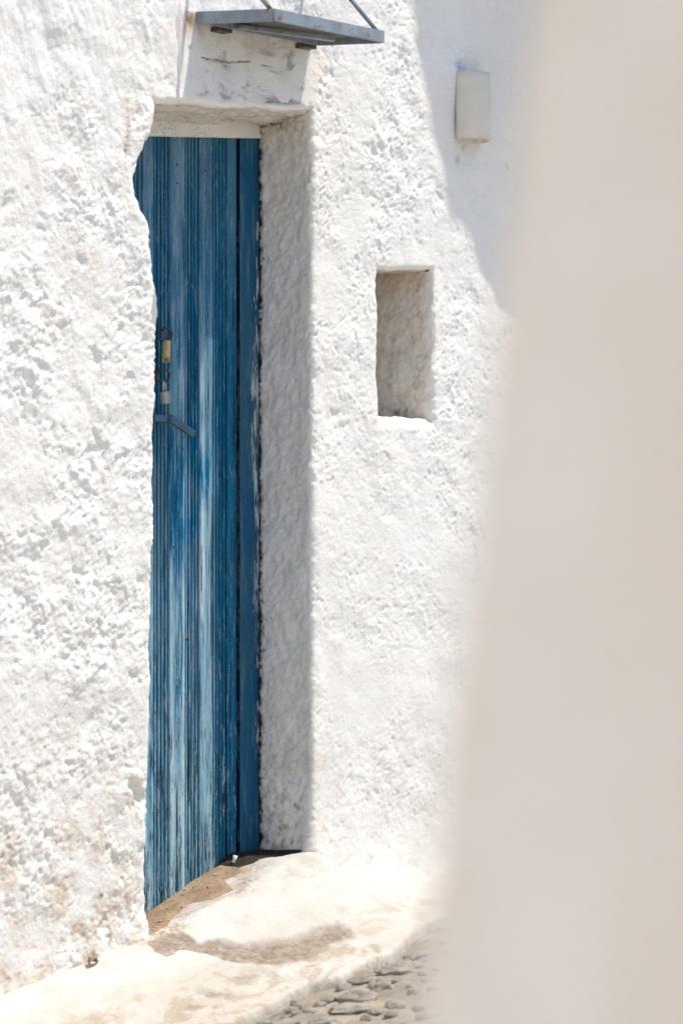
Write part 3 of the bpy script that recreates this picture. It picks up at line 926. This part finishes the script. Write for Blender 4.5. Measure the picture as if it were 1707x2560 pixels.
# ------------------------------------------------------------------ padlocks hanging from the rings
def padlock(name, label, body_mat, top, size, pitch, yaw, shackle_r, shackle_mat, roll=0.0):
    t_ = thing(name, label, "padlock", top, "padlocks on the blue door")
    M = Matrix.Rotation(yaw, 3, 'Z') @ Matrix.Rotation(pitch, 3, 'X') @ Matrix.Rotation(roll, 3, 'Y')
    w, d, hgt = size
    b_ = MB()
    # body: chamfered section (w x d), standing down from the top
    ch = d * .34
    sec = [(-w / 2 + ch * .5, -d / 2), (w / 2 - ch * .5, -d / 2), (w / 2, -d / 2 + ch), (w / 2, d / 2 - ch), (w / 2 - ch * .5, d / 2), (-w / 2 + ch * .5, d / 2), (-w / 2, d / 2 - ch), (-w / 2, -d / 2 + ch)]
    def mp(a, c_, tt):
        v = M @ Vector((a, c_, tt))
        return (top[0] + v.x, top[1] - v.y, top[2] + v.z)
    b_.prism(sec, -.001, -hgt, mp)
    bmesh.ops.bevel(b_.bm, geom=list(b_.bm.edges), offset=.0008, segments=1, affect='EDGES')
    b_.build("body", body_mat, t_)
    b_ = MB()
    pts = []
    for i in range(13):
        a = math.pi * i / 12
        pts.append(mp(-w * .30 * math.cos(a), 0, w * .50 + w * .30 * math.sin(a)))
    pts = [mp(-w * .30, 0, -.002)] + pts + [mp(w * .30, 0, -.002)]
    b_.tube(pts, shackle_r, 9)
    b_.build("shackle", shackle_mat, t_, smooth=True)
    b_ = MB(); b_.tube([mp(0, 0, -hgt + .0005), mp(0, 0, -hgt - .0006)], d * .22, 10); b_.build("keyway", DARKIRON, t_)
    return t_
padlock("padlock", "brass padlock hanging from the upper iron ring", BRASS, (-.3690, -.1480, 1.6610), (.036, .0190, .045), math.radians(3), math.radians(43), .0026, DARKIRON, math.radians(22))
padlock("padlock", "grey steel padlock hanging from the lower iron ring", STEEL, (-.3770, -.1480, 1.5430), (.030, .0190, .030), math.radians(-5), math.radians(30), .0026, STEEL, math.radians(-4))

# ------------------------------------------------------------------ canopy over the door
can = thing("door_canopy", "rusty blue grey steel frame canopy held by two rods above the door", "canopy", (-.215, 0, 2.41))
CL, CR, CP = -.424, -.008, .232
zf = lambda n_: 2.412 - .075 * n_
def bar(name, a, b_, w, h__, mat=GALV):
    a = Vector((a[0], -a[1], a[2])); c_ = Vector((b_[0], -b_[1], b_[2]))
    d_ = c_ - a
    q_ = d_.to_track_quat('X', 'Z')
    m_ = (a + c_) / 2
    mb = MB(); mb.box((m_.x, -m_.y, m_.z), (d_.length, w, h__), q_.to_matrix(), bevel=.0015)
    return mb.build(name, mat, can)
HB = .030
bar("side_bar", (CL, -.02, zf(-.02) + HB / 2), (CL + .016, CP, zf(CP) + HB / 2), .005, HB)
bar("side_bar", (CR, -.02, zf(-.02) + HB / 2), (CR, CP, zf(CP) + HB / 2), .005, HB)
bar("front_bar", (CL + .0135, CP + .003, zf(CP) + HB / 2), (CR + .0025, CP + .003, zf(CP) + HB / 2), .005, HB)
bar("back_bar", (CL + .004, .030, zf(.03) + .010), (CR - .004, .030, zf(.03) + .010), .005, .022)
bar("cross_bar", (CL + .10, .045, zf(.045) + .004), (CR - .055, .125, zf(.12) + .004), .020, .008)
b = MB(); b.prism([(CL + .003, .0), (CR - .003, .0), (CR - .003, CP), (CL + .019, CP)], 0, .003, lambda a, c_, t: (a, c_, zf(c_) + .015 + t))
b.build("panel", UNDER, can)
for uu in (CL + .075, CR - .030):
    b = MB(); b.box((uu, .010, 2.4050), (.046, .036, .009), bevel=.001); b.build("bracket", DARKIRON, can)
for uu, du in ((CL + .020, -.028), (CR - .004, -.012)):
    b = MB(); b.tube([(uu, CP - .004, zf(CP) + HB * .7), (uu + du * .6, -.02, 2.68)], .0055, 10); b.build("tie_rod", GALV if du else DARKIRON, can, smooth=True)

# ------------------------------------------------------------------ wall lamp
sc_ = thing("wall_lamp", "cream half cylinder wall lamp on the shaded stucco", "wall lamp", (.636, 0, 2.239))
RR = .0575
seg = 28
def halfshell(r, z0, z1, taper=0.0):
    b_ = MB()
    ro, ri = [], []
    zs_ = np.linspace(z0, z1, 9)
    grid = []
    for k_, zz in enumerate(zs_):
        bul = 1 - taper * ((k_ / 8.0 - .45) * 2) ** 2 * .05
        row = []
        for i in range(seg + 1):
            a = math.pi * i / seg
            row.append(b_.bm.verts.new((.636 - r * math.cos(a), -(.006 + r * bul * math.sin(a)), zz)))
        grid.append(row)
    for k_ in range(8):
        for i in range(seg):
            b_.bm.faces.new((grid[k_][i], grid[k_][i + 1], grid[k_ + 1][i + 1], grid[k_ + 1][i]))
    return b_
sh = halfshell(RR, 2.239, 2.419, 1.0).build("shade", CERAMIC, sc_, smooth=True)
s = sh.modifiers.new("thick", 'SOLIDIFY'); s.thickness = .004; s.offset = -1
b = MB(); b.box((.636, .002, 2.329), (.085, .012, .13), bevel=.002); b.build("back_plate", DARKIRON, sc_)

# ------------------------------------------------------------------ drifted sand, soil, litter
def ground_patch(name, poly, mat, thick, step, label, seed):
    P = np.array(poly)
    gu = np.arange(P[:, 0].min() - .02, P[:, 0].max() + .02, step)
    gn = np.arange(P[:, 1].min() - .02, P[:, 1].max() + .02, step)
    GU, GN = np.meshgrid(gu, gn)
    sd = poly_sd(GU, GN, poly) + .010 * fbm(GU, GN, GU * 0, 28, 3, seed) + .003 * fbm(GU, GN, GU * 0, 120, 2, seed + 3)
    up = sstep(.004, -.03, sd)
    pz = z_pave(GU, GN) + 0.010 * fbm(GU, GN, GN * 0, 4.5, 3, 21) + 0.0035 * fbm(GU, GN, GN * 0, 22, 3, 23) + .0012 * fbm(GU, GN, GN * 0, 80, 2, 25)
    GZ = pz - .0035 + up * thick * (1 + .5 * fbm(GU, GN, GU * 0, 14, 3, seed + 5)) + up * .0016 * fbm(GU, GN, GU * 0, 140, 2, seed + 9)
    F_ = grid_faces(*GU.shape)[:, ::-1]
    ok = (sd.ravel()[F_] < .008).any(1)
    me_ = np_mesh(name, np.stack([GU, -GN, GZ], -1).reshape(-1, 3), F_[ok])
    o_ = finish(me_, name, mat)
    o_['kind'] = 'stuff'; o_['label'] = label; o_['category'] = name
    return o_, GU, GN, GZ, sd
SANDP = [(-.66, -.01), (-.62, -.22), (-.373, -.214), (-.267, -.222), (-.213, -.22), (-.151, -.21), (-.125, -.183), (-.137, -.089), (-.165, -.077), (-.206, -.096), (-.262, -.016), (-.299, -.025),
         (-.337, -.029), (-.351, -.084), (-.419, -.057), (-.519, .004), (-.567, .011), (-.61, .008)]
sand, gu, gn, gz, gsd = ground_patch("sand", SANDP, SAND, .013, .004, "brown sand drifted along the foot of the blue door", 3)
SOIL_SHADE_P = [(-.17, -.215), (.02, -.215), (.012, -.008), (-.03, -.020), (-.075, -.075), (-.12, -.085), (-.15, -.11)]
soil, _, _, _, _ = ground_patch("soil", SOIL_SHADE_P, SOIL, .010, .004, "dark soil with the jamb shadow painted into its colour, in the doorway corner", 13)
# crumbs of plaster and grit lying in the sand: one uncountable mass
b = MB()
ok = np.argwhere(gsd < -.006)
pick = ok[rng.choice(len(ok), 170, replace=False)]
for (r_, c_) in pick:
    sz = float(np.clip(rng.lognormal(-6.15, .45), .0010, .0055))
    v0 = len(b.bm.verts)
    res = bmesh.ops.create_icosphere(b.bm, subdivisions=1, radius=sz)
    for v in res['verts']:
        v.co = Vector((v.co.x * rng.uniform(.6, 1.5), v.co.y * rng.uniform(.6, 1.5), v.co.z * .6)) + Vector((gu[r_, c_], -gn[r_, c_], gz[r_, c_] + sz * .25))
GRIT = m_simple("plaster_crumbs", (0.20, 0.13, 0.08), (0.58, 0.52, 0.44), 70, 0.9, 0.4, 0.002)
o = b.build("grit", GRIT); o['kind'] = 'stuff'; o['label'] = "loose plaster crumbs and grit scattered on the sand"; o['category'] = "grit"

# white plastic tube standing in the sand
tz = float(z_pave(-.131, -.145)) + .006
tb = thing("plastic_tube", "small white plastic tube lying at the edge of the dark soil", "litter", (-.131, -.145, tz))
b = MB()
d0 = Vector((.25, .15, 1)).normalized()
b.tube([(-.131, -.145, tz), (-.131 + d0.x * .010, -.145 + d0.y * .010, tz + d0.z * .010), (-.131 + d0.x * .019, -.145 + d0.y * .019, tz + d0.z * .019)], [.0052, .0050, .0058], 12)
b.build("tube_wall", PLASTIC, tb, smooth=True)
b = MB(); b.tube([(-.131 + d0.x * .0191, -.145 + d0.y * .0191, tz + d0.z * .0191), (-.131 + d0.x * .0194, -.145 + d0.y * .0194, tz + d0.z * .0194)], .0042, 12)
b.build("opening", DARKIRON, tb)

# dry leaf
lz0 = float(z_pave(-.80, .03)) + .004
lf = thing("dry_leaf", "curled brown dry leaf on the white pavement near the wall", "leaf", (-.80, .03, lz0))
b = MB()
k = 12
top_, mid_, bot_ = [], [], []
for i in range(k + 1):
    t = i / k
    w = .0095 * math.sin(math.pi * t) ** .8 + .0003
    a = -.022 + .044 * t
    lift = .004 * math.sin(math.pi * t) + .002 * math.sin(5 * t)
    for lst, s_, up_ in ((top_, 1, .007), (mid_, 0, 0), (bot_, -1, .009)):
        q = (-.80 + a * .9 + .15 * s_ * w, .03 + s_ * w - a * .25, lz0 + lift + up_ * (w / .0095) * abs(s_))
        lst.append(b.bm.verts.new((q[0], -q[1], q[2])))
for i in range(k):
    b.bm.faces.new((top_[i], top_[i + 1], mid_[i + 1], mid_[i]))
    b.bm.faces.new((mid_[i], mid_[i + 1], bot_[i + 1], bot_[i]))
o = b.build("blade", LEAF, lf, smooth=True)
s = o.modifiers.new("thick", 'SOLIDIFY'); s.thickness = .0005
b = MB(); b.tube([(-.80 + .020, .03 - .005, lz0 + .001), (-.80 + .030, .03 - .009, lz0 + .002)], .0006, 6); b.build("stalk", LEAF, lf)

# ------------------------------------------------------------------ stones bedded in the street
ST = [(-.472, .536, .090, .038), (-.257, .493, .101, .034), (-.384, .533, .064, .041), (-.486, .655, .043, .021), (-.543, .647, .030, .017), (-.586, .657, .025, .017), (-.551, .493, .027, .014),
      (-.563, .429, .018, .010), (-.70, .522, .072, .027), (-.656, .592, .075, .020), (-.386, .628, .026, .016), (-.474, .716, .029, .022), (-.607, .787, .029, .029), (-.57, .572, .012, .010),
      (-.543, .575, .098, .014), (-.302, .607, .039, .012), (-.521, .771, .044, .020), (-.18, .62, .06, .03), (-.33, .74, .07, .03), (-.80, .62, .07, .03), (-.86, .50, .05, .022), (-.74, .74, .06, .03), (-.08, .52, .06, .025)]
for _ in range(520):
    a_, b_ = rng.uniform(-1.5, .5), rng.uniform(.44, 1.10)
    w_ = float(rng.choice([.02, .03, .04, .05, .065]))
    if all(math.hypot(a_ - q[0], b_ - q[1]) > (w_ + q[2]) * .48 for q in ST):
        ST.append((a_, b_, w_, w_ * .30))
for i, (su_, sn_, w, hgt) in enumerate(ST):
    bm = bmesh.new()
    bmesh.ops.create_icosphere(bm, subdivisions=4 if i < 23 else 3, radius=1.0)
    co = np.array([v.co[:] for v in bm.verts])
    dsp = 1 + .9 * fbm(co[:, 0], co[:, 1], co[:, 2] + i * 7.3, 1.1, 3, 5) + .10 * fbm(co[:, 0], co[:, 1], co[:, 2] + i * 3.1, 5, 2, 6)
    co = co * dsp[:, None]
    # a step of the ground towards the picture's right and away: the stones lie along it
    ca, sa = math.cos(-THETA + .25 * math.sin(i * 2.1)), math.sin(-THETA + .25 * math.sin(i * 2.1))
    lx, ly = co[:, 0] * w * .52, co[:, 1] * w * .36
    zg = float(z_lane(su_)) - .012
    hh = max(.008, hgt * .50)
    pos = np.stack([su_ + lx * ca - ly * sa, -sn_ + lx * sa + ly * ca, zg + .004 + co[:, 2] * hh + .145 * (lx * ca - ly * sa) - hh * .15], -1)
    for v, p in zip(bm.verts, pos):
        v.co = p
    me = bpy.data.meshes.new("stone"); bm.to_mesh(me); bm.free()
    attr(me, "bury", np.clip(sstep(.60, .05, co[:, 2]) * .8 + sstep(-.05, .25, fbm(co[:, 0], co[:, 1], co[:, 2] + i * 5.1, 2.2, 4, 16, .65)) * .8, 0, 1))
    o = finish(me, "stone", STONE)
    o.location = (0, 0, 0); o.rotation_euler = (0, 0, 0); o.parent = street

# ------------------------------------------------------------------ near wall at the right, out of focus
nw = bpy.data.objects.new("corner_wall", None)
nw.location = (.056, 1.50, -.4)
nw['label'] = "blurred beige wall corner close to the camera filling the right side"
nw['category'] = "wall"
link(nw)
zz = np.linspace(-.6, 3.3, 90)
path = []
A0 = np.array((.056, 1.50)); d1 = np.array((.75, -.661)); d2 = np.array((.45, .893))
r = .05
for t in np.linspace(1.6, r, 60):
    path.append(A0 + d1 * t)
for a in np.linspace(0, 1, 10)[1:-1]:
    path.append(A0 + d1 * r * (1 - a) ** 2 + d2 * r * a ** 2)
for t in np.linspace(r, 2.2, 60):
    path.append(A0 + d2 * t)
path = np.array(path)
QX = np.repeat(path[None, :, 0], len(zz), 0); QY = np.repeat(path[None, :, 1], len(zz), 0); QZ = np.repeat(zz[:, None], len(path), 1)
QX = QX + .114 * (QZ - 1.25) + .003 * fbm(QX, QY, QZ, 2.5, 3, 3)
QY = QY + .006 * fbm(QX, QY, QZ, 6, 3, 7)
me = np_mesh("plaster_face", np.stack([QX - .056, QY - 1.50, QZ + .4], -1).reshape(-1, 3), grid_faces(*QX.shape)[:, ::-1])
CREAM = m_simple("cream_plaster", (0.83, 0.745, 0.655), (0.90, 0.83, 0.755), 6.0, 0.9, 0.3, 0.006)
finish(me, "plaster_face", CREAM, nw)
bm = bmesh.new()
P0, P1, P2 = A0, A0 + d1 * 1.6, A0 + d2 * 2.2
P3 = P1 + d2 * 2.2
v = [bm.verts.new((p[0] + .15 - .056, p[1] - 1.50, 3.3 + .4 + dz)) for dz in (-.1, .003) for p in (P0, P1, P3, P2)]
bm.faces.new(v[0:4]); bm.faces.new(v[4:8])
for i in range(4):
    bm.faces.new((v[i], v[(i + 1) % 4], v[4 + (i + 1) % 4], v[4 + i]))
bmesh.ops.recalc_face_normals(bm, faces=bm.faces)
me = bpy.data.meshes.new("coping"); bm.to_mesh(me); bm.free()
finish(me, "coping", CREAM, nw, False)

# ------------------------------------------------------------------ unseen house added behind the viewer to bounce sunlight
bounce_house = bpy.data.objects.new("house", None)
bounce_house.location = (-2.7, -5.0, -.36)
bounce_house.rotation_euler = (0, 0, math.radians(-84))
bounce_house['label'] = "unseen white house with blue shutters, added behind the viewer to bounce light"
bounce_house['category'] = "house"
link(bounce_house)
def hbox(name, c, sz, mat, parent, bev=0.0):
    bm_ = bmesh.new()
    bmesh.ops.create_cube(bm_, size=1.0)
    bmesh.ops.transform(bm_, matrix=Matrix.Translation(c) @ Matrix.Diagonal((*sz, 1)), verts=bm_.verts)
    if bev:
        bmesh.ops.bevel(bm_, geom=list(bm_.edges), offset=bev, segments=2, affect='EDGES')
    me_ = bpy.data.meshes.new(name); bm_.to_mesh(me_); bm_.free()
    return finish(me_, name, mat, parent, False)
hbox("wall", (0, -2.0, 2.7), (10.2, 4.0, 6.4), PLASTER, bounce_house, .05)
hbox("parapet", (0, -2.0, 5.98), (10.4, 4.2, .16), PLASTER, bounce_house, .03)
for xx, zz_ in ((-3.6, 4.1), (0.4, 4.1), (3.8, 4.1), (-3.6, 1.5), (3.8, 1.5)):
    w_ = hbox("window", (xx, .02, zz_), (.95, .06, 1.2), STILE, bounce_house, .01)
    for sx in (-.24, .24):
        hbox("shutter", (xx + sx, .065, zz_), (.44, .03, 1.1), DOORP[3], w_, .006)
dr = hbox("door", (.4, .02, 1.02), (.98, .06, 2.1), STILE, bounce_house, .01)
hbox("panel", (.4, .065, .95), (.82, .03, 1.9), DOORP[3], dr, .006)
for o in bpy.data.objects:
    if '_base' in o:
        del o['_base']
